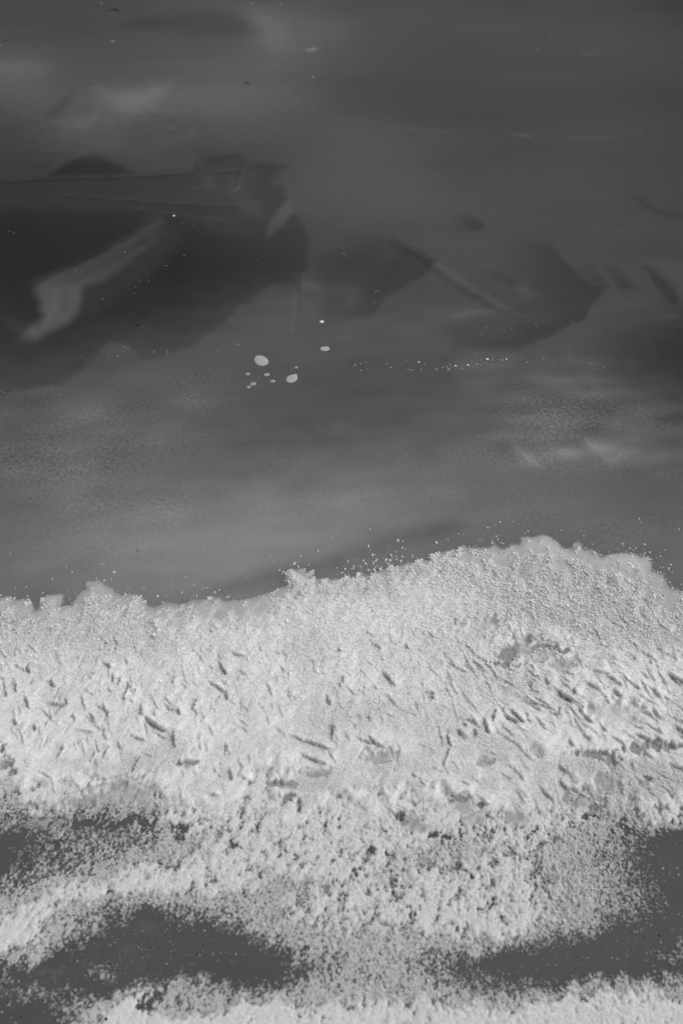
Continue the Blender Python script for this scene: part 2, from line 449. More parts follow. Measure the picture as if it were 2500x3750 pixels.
# ------------------------------------------------------------------ the lake ice: one sheet to the horizon
LIGHT = .785       # light coming back from a white surface lying on the ice
_c = [(0,50),(250,45),(500,40),(750,35),(1000,30),(1250,26),(1500,22),(1750,19),(2000,16),(2500,12),(3000,10),(3750,9)]
SPEC = np.array([(y, float(lin(t))) for y, t in _c])   # gloss of the sky on the ice
def build_ice():
    xs = np.concatenate([[-1500, -200, -40, -12, -6, -4.2], np.arange(-3.3, 3.301, .0105), [4.2, 6, 12, 40, 200, 1500]])
    ys = [0.55]
    while ys[-1] < 8.6: ys.append(ys[-1] + .0085 * (max(ys[-1], 1.6) / 1.9) ** 1.15)
    ys = np.concatenate([[-1500, -200, -20, -3, -.5, .2], ys, [9.5, 12, 20, 60, 300, 1500]])
    X, Y = np.meshgrid(xs, ys)
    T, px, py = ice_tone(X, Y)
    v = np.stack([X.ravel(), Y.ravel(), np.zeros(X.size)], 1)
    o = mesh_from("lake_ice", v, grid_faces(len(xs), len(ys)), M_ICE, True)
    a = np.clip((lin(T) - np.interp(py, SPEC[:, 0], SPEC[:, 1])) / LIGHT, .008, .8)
    attr(o, "milk_and_light", a)
    P = pebble_of(px, py)
    P *= np.clip(1 + .45 * N_C(X*1.7, Y*1.7), .2, 1.6)
    attr(o, "pebble", P)
    tag(o, kind="structure", label="dark clear lake ice with milky veils and cracks")
    return o
build_ice()

# ------------------------------------------------------------------ frost: how much of it lies where
FR_ROWS = [2000, 2125, 2250, 2375, 2500, 2625, 2750, 2812, 2875, 2937, 3000, 3062, 3125, 3187, 3250, 3312, 3375, 3437, 3500, 3562, 3625, 3687, 3750, 3900]
FR = np.array([
 [170,170,170,170,170,170,170,170,170,170,170,170,170,170,170,170,170,170,170,170,170],
 [160,160,160,160,160,160,165,175,182,188,190,195,195,192,188,180,175,172,172,160,150],
 [128,160,165,164,182,200,211,215,209,201,202,207,204,201,198,189,176,174,181,178,173],
 [190,194,195,194,193,195,203,206,204,197,203,204,203,197,196,217,217,209,194,197,191],
 [214,203,204,209,215,217,217,217,212,204,206,207,204,202,198,191,198,209,213,217,217],
 [207,209,217,217,217,217,217,217,207,196,194,194,196,196,201,209,202,200,204,204,185],
 [217,204,209,217,205,192,203,202,199,197,203,210,203,192,194,193,201,209,214,216,202],
 [217,216,197,195,191,198,215,217,212,205,204,197,195,197,203,205,195,188,182,181,212],
 [186,209,216,212,217,207,198,213,204,180,194,194,200,202,196,197,200,195,188,170,166],
 [156,217,217,191,178,197,210,214,214,198,213,217,217,217,216,207,198,191,183,202,209],
 [133,148,129,113,154,217,217,217,217,215,217,217,217,217,200,209,217,206,170,193,215],
 [73,98,120,124,122,176,191,208,217,217,217,217,217,210,203,209,205,176,134,102,66],
 [76,97,126,137,141,180,214,217,217,217,217,217,197,189,193,201,191,166,136,84,66],
 [76,112,130,165,210,217,217,217,198,215,213,200,198,207,214,216,196,169,141,92,66],
 [121,157,213,217,217,217,217,217,188,193,206,213,210,208,209,206,199,176,140,97,70],
 [170,217,212,173,140,146,152,159,186,206,214,211,214,217,217,217,197,173,149,110,74],
 [217,217,157,116,67,89,120,149,188,201,201,202,208,214,216,215,200,173,111,83,66],
 [217,217,135,89,66,66,66,81,129,173,189,188,185,190,207,195,154,100,69,70,85],
 [217,159,87,77,70,66,66,66,91,136,160,171,169,132,94,78,74,66,68,88,125],
 [106,70,66,104,67,66,66,66,76,112,160,167,149,118,96,78,66,75,89,82,70],
 [90,103,89,79,108,156,159,107,117,157,165,168,163,152,129,125,137,172,197,190,155],
 [82,87,119,190,234,163,164,226,217,205,210,214,211,202,195,197,224,233,229,223,224],
 [77,72,103,234,234,231,234,234,234,234,234,234,234,234,234,234,234,234,234,231,226],
 [77,72,103,234,234,231,234,234,234,234,234,234,234,234,234,234,234,234,234,231,226]], float)
# outline of the smooth white shelf ice along the front of the frost
FRONT = [(-900,2190),(0,2187),(32,2188),(44,2196),(80,2194),(112,2192),(118,2210),(128,2238),(140,2226),(152,2199),(165,2185),(183,2179),(205,2178),(227,2179),(233,2190),(231,2200),
 (222,2212),(219,2223),(232,2217),(239,2213),(252,2215),(264,2219),(272,2205),(279,2183),(296,2166),(313,2157),(311,2145),(308,2131),(318,2127),(340,2125),(367,2125),(385,2138),
 (404,2150),(416,2162),(425,2172),(447,2182),(465,2177),(494,2175),(512,2180),(526,2191),(534,2206),(544,2220),(562,2223),(582,2219),(606,2208),(634,2208),(655,2216),(672,2212),(694,2199),
 (730,2197),(766,2191),(785,2182),(805,2181),(812,2188),(817,2199),(830,2204),(861,2198),(900,2194),(957,2184),(1000,2168),(1040,2150),(1047,2140),(1043,2120),(1046,2100),(1058,2092),
 (1075,2088),(1100,2087),(1118,2090),(1128,2102),(1138,2114),(1160,2120),(1190,2126),(1250,2118),(1298,2113),(1340,2108),(1394,2094),(1440,2080),(1489,2063),(1530,2055),(1569,2045),(1600,2030),
 (1633,2017),(1680,2011),(1744,2009),(1780,2002),(1808,1999),(1820,2004),(1840,2010),(1856,2009),(1866,2000),(1880,1993),(1896,1993),(1906,1988),(1902,1978),(1904,1970),(1925,1968),(1950,1971),
 (1958,1965),(1972,1963),(1995,1964),(2016,1969),(2032,1980),(2047,1993),(2058,2004),(2072,2010),(2095,2008),(2104,1994),(2115,1987),(2126,1992),(2135,2010),(2155,2014),(2175,2020),(2188,2030),
 (2199,2040),(2214,2034),(2231,2031),(2275,2028),(2319,2027),(2333,2032),(2342,2043),(2360,2040),(2374,2045),(2382,2060),(2384,2094),(2400,2097),(2424,2101),(2432,2120),(2440,2145),(2470,2160),
 (2500,2165),(2700,2190),(3400,2240),(3400,3300),(2700,3200),(2400,3150),(1100,3150),(0,3120),(-900,3120)]
# windows where the wind has bared the white ice: cx, cy, rx, ry, tone of what shows, dark rim on top
BARE = [(1955,2400,88,46,165,1),(1872,2400,46,44,125,0),(1740,2310,120,50,180,0),(1930,2350,22,30,140,0),(2050,2440,60,26,158,0),(445,2912,100,52,148,1),(300,2935,70,28,140,1),(190,3018,90,24,118,1),(1144,2842,52,15,148,1),
 (1384,2786,66,32,156,1),(2131,2938,58,30,145,1),(2222,2888,44,42,146,1),(1702,2965,34,36,150,1),(1730,3000,60,26,152,0),(1888,3001,46,24,146,0),(1500,3012,40,26,135,1),(1540,3035,50,18,140,0),(1055,2886,40,14,142,1),
 (2238,2810,32,20,150,1),(1770,2800,30,16,145,1),(2350,2880,22,12,150,0),(2170,2610,40,24,178,0),(2260,2620,90,50,183,0),(20,2810,30,20,130,1),(50,2840,30,16,130,0)]
# gaps down to the dark ice: cx, cy, rx, ry
GAP = [(901,2922,13,12),(1010,2880,34,12),(1053,2928,20,16),(1096,2960,8,24),(652,3052,36,26),(500,3000,70,34),(540,3040,40,30),(330,3020,90,18),(2330,2982,9,22),(2190,2960,28,18),(2160,2990,26,12),(1690,2928,28,8),(1755,2950,20,8),
 (1465,2994,12,14),(1850,2402,34,14),(1990,2372,42,8),(2058,2390,16,12),(1840,2440,46,14),(2280,3030,26,30),(2220,2790,50,10),(2180,2770,70,14),(2380,2740,60,16),(2330,2745,40,22),(2460,2740,50,10),
 (1950,3035,16,18),(1360,3110,14,10),(1413,3130,10,12),(1292,3185,12,9),(1304,3210,9,12),(1580,3062,20,14),(1680,3168,9,10),(1700,3190,8,6),(1630,3070,18,10),(858,3098,14,12),(1500,3322,10,7),(1602,3360,12,6),
 (1656,3386,10,6),(1754,3330,9,6),(1830,3175,7,6),(1727,3215,8,9),(1440,3270,7,7),(700,2798,30,9),(655,2806,22,8),(555,3665,50,26),(590,3640,40,18),(520,3690,30,18),(1295,3595,8,8),(10,2760,12,18),(2410,2960,24,10),(2370,2860,22,10)]
# wind-cut ledges in the crust: x0, y0, x1, y1, width, strength (the low, shaded side is clockwise of the direction of travel)
LEDGE = [(57,2496,66,2545,14,.9),(23,2534,30,2560,12,.9),(94,2557,108,2602,13,1),(163,2585,240,2584,20,1.1),(243,2565,250,2590,13,1),(199,2633,232,2590,18,-.9),(184,2496,204,2521,14,1.3),(160,2508,186,2498,9,.7),
 (375,2428,408,2456,16,.9),(329,2503,350,2475,16,-.8),(452,2590,472,2512,14,-.9),(329,2618,352,2643,12,.9),(371,2584,402,2632,18,.9),(54,2637,66,2668,14,1.1),(126,2656,134,2685,14,1),(172,2650,174,2670,12,.8),
 (264,2680,345,2682,12,.7),(528,2631,610,2690,15,1.05),(513,2586,526,2632,22,.9),(212,2792,232,2738,15,-1),(286,2732,302,2714,12,-.9),(475,2700,530,2722,13,.9),(486,2846,514,2782,18,-1),(800,2430,834,2474,17,1.3),(844,2395,897,2415,10,.9),
 (761,2502,832,2542,9,1.2),(832,2535,836,2570,13,1),(788,2580,812,2548,11,-.7),(868,2504,890,2484,11,-.8),(631,2518,644,2492,12,-.9),(709,2608,724,2570,15,-1.2),(608,2604,655,2610,10,.8),(655,2600,661,2628,12,1),
 (538,2642,602,2683,14,1.1),(637,2682,644,2752,26,1),(736,2655,752,2636,11,-.8),(1048,2697,1214,2750,12,1.1),(1217,2722,1224,2668,15,-1.2),(1399,2464,1446,2518,15,1.3),(1297,2706,1362,2727,12,1),(1342,2700,1396,2741,14,1.2),
 (640,2802,704,2788,18,1.2),(1093,2764,1196,2806,16,1),(826,2726,830,2762,12,.8),(844,2820,852,2868,16,1),(875,2818,868,2860,12,-.8),(884,2856,920,2866,9,.8),(755,2910,802,2918,12,1),(1355,2362,1394,2383,11,.8),(1480,2362,1500,2390,11,.8),
 (1236,2376,1254,2395,12,.8),(1256,2480,1262,2510,22,.8),(1200,2560,1212,2590,14,.7),(1551,2538,1586,2540,8,1),(1588,2541,1590,2568,14,1.4),(1560,2552,1584,2560,6,.8),(2029,2527,2102,2575,24,1.5),(2110,2590,2168,2654,16,1.2),(2195,2654,2218,2684,14,1.1),
 (2202,2470,2274,2522,15,1),(2161,2458,2210,2478,11,1),(2138,2508,2190,2535,13,1),(2240,2534,2274,2561,14,1),(2308,2514,2342,2535,12,.9),(2387,2520,2413,2560,15,1),(2438,2464,2510,2514,13,1.4),(1863,2598,1919,2655,18,1.3),
 (1838,2623,1897,2657,13,1.1),(1768,2630,1791,2696,17,1.3),(1803,2655,1818,2605,16,-1.1),(1908,2569,2005,2597,9,.9),(1996,2616,2054,2628,10,.9),(2040,2640,2052,2590,12,-.9),(1672,2642,1744,2650,8,.9),(1690,2656,1712,2670,12,.9),
 (1637,2680,1650,2748,11,1),(1620,2822,1648,2748,10,-1),(1680,2680,1688,2706,14,1),(1735,2672,1748,2700,16,1.1),(2074,2713,2100,2740,13,1),(2316,2693,2388,2718,13,1.1),(2390,2700,2430,2728,14,1.1),(2425,2732,2478,2753,14,1.1),
 (2457,2662,2512,2692,14,1.1),(2444,2802,2510,2832,12,1.1),(2042,2808,2076,2842,14,1),(1972,2878,2024,2944,13,1),(2048,2858,2075,2899,17,1.2),(2085,2896,2165,2932,12,1.3),(1640,2908,1718,2938,15,1.3),(1440,2985,1500,3015,15,1.2),
 (1755,2330,1790,2352,12,.8),(1880,2385,1905,2400,10,1),(2100,2525,2108,2555,16,1.1),(1945,2494,1948,2520,11,.8),(1998,2490,2010,2515,12,.9),(2290,2410,2330,2425,9,.7),(100,2440,112,2472,16,.9),(60,2990,240,2998,10,1.2),(110,2960,112,2990,12,1),
 (330,2890,420,2868,9,.8),(470,2900,480,2880,9,.9),(540,2905,545,2880,9,.9),(300,2510,316,2486,12,-.8),(410,2520,424,2480,14,-.9),(430,2530,445,2490,14,-.9),(380,2790,400,2740,18,-.9),(330,2800,352,2760,12,-.8),(2300,2560,2340,2600,14,.8),
 (2380,2600,2420,2640,14,.8),(2130,2690,2160,2720,12,.9),(2230,2700,2280,2730,12,.8),(1420,2560,1450,2590,12,.7),(1195,2545,1206,2580,10,.7),(1240,2500,1250,2530,10,.6)]
_r = random.Random(3)
for _i in range(760):      # the many small ones
    x = _r.uniform(-250, 2750); y = _r.uniform(2370, 2960) if _i % 3 else _r.uniform(2250, 2700)
    if x < 620:
        a = math.radians(_r.choice([75, 82, 65, 120, 112, 40]) + _r.uniform(-12, 12)); L = _r.uniform(20, 72)
    elif x < 1600:
        a = math.radians(_r.choice([40, 78, 60, 125]) + _r.uniform(-14, 14)); L = _r.uniform(18, 64)
    else:
        a = math.radians(_r.choice([38, 46, 56, 30, 70]) + _r.uniform(-10, 10)); L = _r.uniform(26, 100)
    s = 1
    if a > math.pi/2: s = -1
    LEDGE.append((x, y, x + L*math.cos(a), y + L*math.sin(a), _r.uniform(4, 10), s * _r.uniform(.22, .8) * (1 if x < 620 or x > 1500 else .7)))

F_0 = Noise(.0024, seed=20); F_A = Noise(.0045, aniso=1.15, ang=1.4, seed=21); F_B = Noise(.010, aniso=1.25, ang=1.45, seed=22); F_C = Noise(.028, aniso=1.4, ang=1.4, seed=23)
F_D = Noise(.007, aniso=1.7, ang=.0, seed=24); F_E = Noise(.10, seed=25); F_G = Noise(.018, aniso=1.7, ang=1.0, seed=26)
BASE = 78.0
FULL = 204.0

def mirror(q, lo, hi):
    """beyond the survey the ground goes on as its mirror image, so it stays varied"""
    q = np.where(q < lo, 2*lo - q, q)
    return np.where(q > hi, 2*hi - q, q)

def lookup_rows(tab, rows, qx, qy):
    qx = mirror(qx, 0, 2500); qy = mirror(qy, -9999, 3760)
    gy = np.interp(qy, rows, np.arange(len(rows)))
    return cubic(tab, qx / 125, gy)

def frost_fields(X, Y):
    """coverage 0..1 by hoar grains, shelf = signed distance into the shelf ice (px), ledges (height, m), tone of the bare ice windows"""
    px, py = survey(X, Y)
    qx = np.clip(px, -1300, 3800); qy = np.clip(py, 1500, 4700)
    n1, n2 = N_A(X, Y), N_B(X, Y)
    g1, g2 = F_G(X, Y), F_C(X + 5, Y + 3)
    tone = lookup_rows(FR, FR_ROWS, qx + 9*g1, qy + 9*g2 + 6*n1)
    shelf = poly_sd(qx + 2.2*g1 + 1.6*F_B(X, Y), qy + 2.2*g2 + 1.6*F_A(X, Y), FRONT)
    # windows and gaps
    win = np.zeros(X.shape); wtone = np.full(X.shape, 168.0); hole = np.zeros(X.shape)
    for cx, cy, rx, ry, t, rim in BARE:
        m = (abs(qx-cx) < rx*2) & (abs(qy-cy) < ry*2)
        if not m.any(): continue
        r = np.sqrt(((qx[m]-cx)/rx)**2 + ((qy[m]-cy)/ry)**2) + .16*g1[m] + .14*g2[m] + .07*F_A(X[m], Y[m])
        a = 1 - sstep(.45, 1.25, r)
        wtone[m] = np.where(a > win[m], t, wtone[m]); win[m] = np.maximum(win[m], a)
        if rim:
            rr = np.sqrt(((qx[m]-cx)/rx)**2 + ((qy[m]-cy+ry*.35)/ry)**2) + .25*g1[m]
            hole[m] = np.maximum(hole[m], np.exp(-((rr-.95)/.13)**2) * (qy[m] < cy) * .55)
    for cx, cy, rx, ry in GAP:
        m = (abs(qx-cx) < rx*2.2) & (abs(qy-cy) < ry*2.2)
        if not m.any(): continue
        r = np.sqrt(((qx[m]-cx)/rx)**2 + ((qy[m]-cy)/ry)**2) + .28*g1[m] + .25*F_B(X[m], Y[m]) + .15*F_A(X[m], Y[m])
        hole[m] = np.maximum(hole[m], 1 - sstep(.55, 1.35, r))
    led = np.zeros(X.shape); lee_shade = np.zeros(X.shape)
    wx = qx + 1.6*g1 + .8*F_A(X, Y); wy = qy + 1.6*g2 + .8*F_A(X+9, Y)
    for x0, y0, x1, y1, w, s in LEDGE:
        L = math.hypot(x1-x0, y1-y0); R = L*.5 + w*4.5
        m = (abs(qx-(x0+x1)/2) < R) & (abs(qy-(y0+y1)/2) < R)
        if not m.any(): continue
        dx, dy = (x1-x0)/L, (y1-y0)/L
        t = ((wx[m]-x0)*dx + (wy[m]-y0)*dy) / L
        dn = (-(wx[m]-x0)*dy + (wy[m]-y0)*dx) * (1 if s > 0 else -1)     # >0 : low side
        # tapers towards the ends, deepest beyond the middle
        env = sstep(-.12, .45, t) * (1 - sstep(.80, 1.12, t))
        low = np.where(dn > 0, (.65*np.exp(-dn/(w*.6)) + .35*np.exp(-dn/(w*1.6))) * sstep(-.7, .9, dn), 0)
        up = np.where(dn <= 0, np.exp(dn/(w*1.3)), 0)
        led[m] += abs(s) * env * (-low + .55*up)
        lee_shade[m] = np.maximum(lee_shade[m], abs(s) * env * low)
    return qx, qy, tone, shelf, win, wtone, hole, led, lee_shade

def front_start(qx):
    left = 1 - sstep(980, 1080, qx)
    return 40*left + 3*(1-left) + 60*sstep(1600, 1780, qx)

def body_of(qx, shelf, X, Y):
    st = front_start(qx)
    return sstep(.6*st, st*1.2 + 95, shelf + 14*F_C(X, Y) + 10*F_G(X, Y))

def build_frost():
    cell = .0022
    side = np.arange(.86, 1.30, .006)
    xs = np.concatenate([-side[::-1], np.arange(-.855, .8555, cell), side]); ys = np.concatenate([np.arange(.50, .76, .006), np.arange(.762, 2.13, cell)])
    X, Y = np.meshgrid(xs, ys)
    qx, qy, tone, shelf, win, wtone, hole, led, lee_shade = frost_fields(X, Y)
    into = sstep(0, 42, shelf)
    hummock = .00020*F_G(X, Y) + .0004*F_C(X, Y) + .0012*F_E(X, Y)
    body = body_of(qx, shelf, X, Y)
    # thickness: the shelf plate, then loose crust wherever the frost is thick
    thick = (tone + 9*F_C(X, Y) + 7*F_G(X, Y) + 8*F_B(X, Y) + 9*F_A(X, Y) - 190) / 34
    shelf_h = np.where(shelf > -14, .0016*np.clip((shelf+5)/10, -1, 1) + .0022*into, -.0015)
    fine = .00010*F_A(X, Y) + .00012*F_B(X, Y)
    crust_h = np.where(thick > 0, .0003 + .0020*np.clip(thick, 0, 1) + (fine*.8 + .4*np.abs(hummock))*np.clip(thick*4, 0, 1), np.clip(.0003 + thick*.012, -.0025, 0))
    lower = sstep(2840, 3020, qy + 45*F_E(X, Y) + 25*F_C(X, Y))
    H = np.where(lower > .5, crust_h, np.maximum(shelf_h + body*(.0035 + hummock*1.2 + fine) + .00025*F_B(X, Y), shelf_h))
    w = sstep(.2, .8, lower)
    A = shelf_h + body*(.0040 + hummock*1.2 + fine*.9)
    H = A*(1-w) + crust_h*w
    H = H + led*.0050*body
    H = H*(1-win) + win*(.0022 + .0002*F_B(X, Y))
    H = H*(1-hole) + hole*(.0012 - .0028*sstep(2960, 3010, qy))
    # rows behind the last of the shelf stay under the ice
    H = np.where(shelf < -14, np.where(qy < 2600, -.0020, H), H)
    H = np.clip(H, -.0030, .030)
    v = np.stack([X.ravel(), Y.ravel(), H.ravel()], 1)
    f = grid_faces(len(xs), len(ys))
    keep = (H.ravel()[f] > -.0012).any(axis=1)
    f = f[keep]
    used = np.zeros(len(v), bool); used[f.ravel()] = True
    idx = np.cumsum(used) - 1
    # whiteness: thin shelf ice lets the dark lake show, packed frost is white
    edge = sstep(-2, 6, shelf)
    shelf_t = 150 + 20*sstep(0, 30, shelf) + 3*F_E(X, Y) + 3.0*F_G(X, Y)
    shelf_t = 112 + (shelf_t - 112)*np.clip(edge, 0, 1)
    pack = body
    t = shelf_t*(1-pack) + np.clip(tone + 6, 150, 212)*pack
    t = np.where(w > 0, t*(1-w) + w*(150 + 58*np.clip(thick*1.2 + .05, 0, 1)), t)
    t = t - body*(1-w)*(1-win)*np.clip(5.5*F_0(X, Y) + 5.5*F_A(X, Y) + 4*F_B(X, Y) + 3*F_G(X, Y) + 2.5*F_C(X, Y), -7, 26)*np.interp(tone, [170, 206], [1.35, .75])
    t = t*(1 - .27*np.clip(lee_shade, 0, 1.2)*(1-win))  # ledge shade painted into the tone, along with thinner frost on the low side
    t = t*(1-win) + win*(wtone + 9 + 9*g_soft(X, Y) + 6*F_B(X, Y))
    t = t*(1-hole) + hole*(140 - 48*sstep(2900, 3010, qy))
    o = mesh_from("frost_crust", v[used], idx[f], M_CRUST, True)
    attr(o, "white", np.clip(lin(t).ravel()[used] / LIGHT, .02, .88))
    tag(o, kind="structure", label="crust of white shelf ice and packed frost lying on the dark ice")
    return xs, ys, H, (qx, qy, tone, shelf, win, wtone, hole, led, lee_shade)

def g_soft(X, Y): return F_C(X*1.3+2, Y*1.3+4)

def build_crystals(xs, ys, H, fields):
    gxi = lambda x: np.clip(np.rint(np.interp(x, xs, np.arange(len(xs)))).astype(int), 0, len(xs)-1)
    gyi = lambda y: np.clip(np.rint(np.interp(y, ys, np.arange(len(ys)))).astype(int), 0, len(ys)-1)
    # two sowings: fine grains near the viewer, coarser ones farther off
    NL, NU = 6000000, 1250000
    yl = .50 + .88*rng.random(NL); xl = (rng.random(NL)*2 - 1) * (.56*yl + .13)
    yu = 1.26 + .885*rng.random(NU); xu = (rng.random(NU)*2 - 1) * (.56*yu + .13)
    kl = (rng.random(NL) > sstep(1.26, 1.38, yl)) & ((yl > .79) | (rng.random(NL) < .45)); ku = rng.random(NU) < sstep(1.26, 1.38, yu)
    x = np.concatenate([xl[kl], xu[ku]]); y = np.concatenate([yl[kl], yu[ku]])
    # a little more than the picture shows is sown, thinner outside it
    k = rng.random(len(x)) < np.where(np.abs(x) > .34*np.hypot(y, 1.6)+.02, .40, 1)
    x, y = x[k], y[k]; N0 = len(x)
    ix = gxi(x); iy = gyi(y)
    qx, qy, tone, shelf, win, wtone, hole, led, lee_shade = [f[iy, ix] for f in fields]
    cov = np.clip((lin(tone) - lin(BASE)) / (lin(FULL) - lin(BASE)), 0, 1.0)
    clump = .62*F_0(x, y) + .78*F_A(x, y) + .50*F_B(x, y) + .22*F_G(x, y) + .28*F_C(x, y)
    # front zone: grains sit scattered on the smooth shelf, thickening towards the viewer
    fr = shelf + 20*F_G(x, y) + 14*F_C(x, y)
    start = front_start(qx)
    frontc = sstep(-4, 14 + start*1.5, fr - start*.45)
    patch = np.exp(-(((qx-1850)/330)**2 + ((qy-2160)/90)**2))      # thin cover on the right lobe
    frontc = frontc * (1 - .45*patch)
    upper = qy < 2900
    zc = (cov*2 - 1) * 1.9
    keepv = 1/(1 + np.exp(-(zc + clump*.9)*2.0))
    keepv = keepv * np.where(qy < 2900, frontc, 1.0) * sstep(.015, .13, cov + .012*clump)
    keepv = np.where((shelf < 0) & (qy < 2600), 0, keepv)
    keepv *= (1 - .80*win) * (1 - (.55 + .4*sstep(2850, 2950, qy))*hole) * (1 - .70*np.clip(lee_shade, 0, 1.2))
    # stray grains just ahead of the front
    stray = np.exp(-np.clip(-shelf, 0, 400)/26) * (shelf <= 0) * (qy < 2600) * (.03 + .30*np.exp(-((qx-1380)/110)**2) + .07*np.exp(-((qx-1800)/60)**2)+ .10*np.exp(-((qx-2450)/120)**2)) * (F_B(x, y) > .55)
    keepv = np.maximum(keepv, stray)
    # less packing where the crust below already does the work
    dens = np.where(y > 1.32, .80, np.interp(qy, [2850, 3050], [.30, .92])) * (1 - .85*sstep(178, 206, tone))
    k = rng.random(N0) < keepv * dens
    x, y, qx, qy, clump, shelf, cov = x[k], y[k], qx[k], qy[k], clump[k], shelf[k], cov[k]
    n = len(x)
    gx = gxi(x); gy = gyi(y)
    z = np.maximum(H[gy, gx], 0.0)
    # flake size: coarse plates near the front, fine needles nearer the viewer
    s = np.interp(qy, [2000, 2250, 2600, 3000, 3750], [.0026, .0023, .0017, .0011, .00095]) * np.exp(.32*rng.standard_normal(n))
    pref = np.interp(qx, [0, 900, 1500, 1900, 2500], [1.05, .95, 1.6, 2.45, 2.5])
    th = np.where(rng.random(n) < .7, pref + rng.normal(0, .45, n), rng.random(n)*6.28)
    lowz = sstep(2800, 3050, qy)
    tilt = np.abs(rng.normal(0, .26, n))*(1 + .6*lowz) + .03
    ax = np.stack([np.cos(th)*np.cos(tilt), np.sin(th)*np.cos(tilt), np.sin(tilt)], 1)
    roll = rng.normal(0, .28, n)*(1 + .6*lowz)
    side0 = np.stack([-np.sin(th), np.cos(th), np.zeros(n)], 1)
    up0 = np.cross(ax, side0)
    side = side0*np.cos(roll)[:, None] + up0*np.sin(roll)[:, None]
    nrm = np.cross(ax, side)
    wdt = s*rng.uniform(.38, .78, n)
    base = np.stack([x, y, z - .0003 + np.clip(clump, -1, 2)*.0002 + rng.random(n)*.0005], 1)
    L = s[:, None]; W = wdt[:, None]
    p0 = base; p2 = base + ax*L*1.9
    mid = base + ax*L*.8 + nrm*W*.25
    p1 = mid + side*W; p3 = mid - side*W - nrm*W*.5
    big = qy < 2650
    nb = int(big.sum()); ns = n - nb
    V = np.concatenate([np.stack([p0[big], p1[big], p2[big], p3[big]], 1).reshape(-1, 3),
                        np.stack([p0[~big], (mid+side*W*1.2)[~big], (p2-side*W*.6)[~big]], 1).reshape(-1, 3)])
    i = np.arange(nb)*4; j = nb*4 + np.arange(ns)*3
    F = np.concatenate([np.stack([i, i+1, i+2], 1), np.stack([i, i+2, i+3], 1), np.stack([j, j+1, j+2], 1)])
    o = mesh_from("hoar_frost", V, F, M_CRYSTAL)
    op = np.where(qy > 2850, .44 + .51*sstep(.05, .55, cov + .10*clump), .95)*(1 - .18*rng.random(n))     # lone needles are clearer than matted ones
    attr(o, "opacity", np.concatenate([np.repeat(op[big], 4), np.repeat(op[~big], 3)]))
    tag(o, "loose white hoar frost crystals strewn thickly over the near ice", None, None, "stuff")
    pass

build_crystals(*build_frost())

# ------------------------------------------------------------------ air bubbles frozen just under the surface
def blob_mesh(name, rx, ry, ang, h, irregular, material, seed, notch=None, unit=None):
    """a flat lens with an uneven outline, real size in metres"""
    r = random.Random(seed); n = 28 if (rx > .006 and not unit) or (unit and rx > 7) else 14
    ph = [r.uniform(0, 6.28) for _ in range(4)]; am = [irregular*r.uniform(.4, 1)/(i+1) for i in range(4)]
    V = [(0, 0, h)]; F = []
    rings = (.45, .78, .94, 1.0)
    for k, q in enumerate(rings):
        for i in range(n):
            a = 2*math.pi*i/n
            w = 1 + sum(am[j]*math.cos((j+2)*a + ph[j]) for j in range(4))
            if notch: w += notch[1]*math.exp(-((((a-notch[0]+math.pi) % (2*math.pi))-math.pi)/notch[2])**2)
            x = rx*q*w*math.cos(a); y = ry*q*w*math.sin(a)
            V.append((x*math.cos(ang)-y*math.sin(ang), x*math.sin(ang)+y*math.cos(ang), h*(1-q**4) if q < 1 else -.0004))
    for i in range(n): F.append((0, 1+i, 1+(i+1) % n))
    for k in range(3):
        b0, b1 = 1+k*n, 1+(k+1)*n
        for i in range(n): F.append((b0+i, b1+i, b1+(i+1) % n, b0+(i+1) % n))
    if unit: V = [(v[0]*unit[0], v[1]*unit[1], v[2]) for v in V]
    me = bpy.data.meshes.new(name); me.from_pydata(V, [], F); me.materials.append(material)
    for p in me.polygons: p.use_smooth = True
    return me

def place(name, me, px, py, z=.0004, rot=0):
    o = bpy.data.objects.new(name, me); col.objects.link(o)
    x, y = ground(px, py); o.location = (float(x), float(y), z); o.rotation_euler = (0, 0, rot)
    return o

def real_size(px, py, rx, ry):
    x0, y0 = ground(px - rx, py); x1, _ = ground(px + rx, py)
    _, ya = ground(px, py + ry); _, yb = ground(px, py - ry)
    return float(x1 - x0)/2, float(yb - ya)/2

M_B = {t: plain("trapped air %d" % t, float(lin(t))/LIGHT, .6, .25, grain=.25, scale=260) for t in (105, 125, 145, 160, 185, 205)}
BIG = [  # px, py, rx, ry, tilt, tone, irregular, notch, label
 (957,1321,27.5,16.5,-.30,160,.05,(2.6,.10,.7),"largest white air bubble in the dark ice, a smooth oval tapering to the right"),
 (1068,1387,21,14,.25,160,.03,(.75,.36,.34),"white bubble with a bump on its upper right, lower of the two largest bubbles"),
 (1189,1277,17.5,8.2,.0,160,.01,None,"neat flat oval bubble lying alone to the right of the largest bubble"),
 (1178,1178,8,4.5,.0,205,.02,None,"small bright bubble farthest up, above the neat flat oval one"),
 (907,1370,9,4.4,.0,145,.02,None,"small oval bubble just below and left of the largest bubble"),
 (976,1372,11,5.6,.1,145,.03,None,"small oval bubble right under the largest bubble"),
 (998,1396,10.3,4.9,.0,145,.02,None,"small oval bubble left of the bubble with a bump"),
 (926,1406,11.5,6.2,.15,145,.03,None,"oval bubble touching a smaller one at the lower left of the cluster"),
 (910,1418,8,4.4,.0,145,.03,None,"lowest bubble at the lower left of the cluster, half joined to a larger oval one"),
 (1084,1346,7,3.5,.1,145,.02,None,"small bubble just above the bubble with a bump"),
]
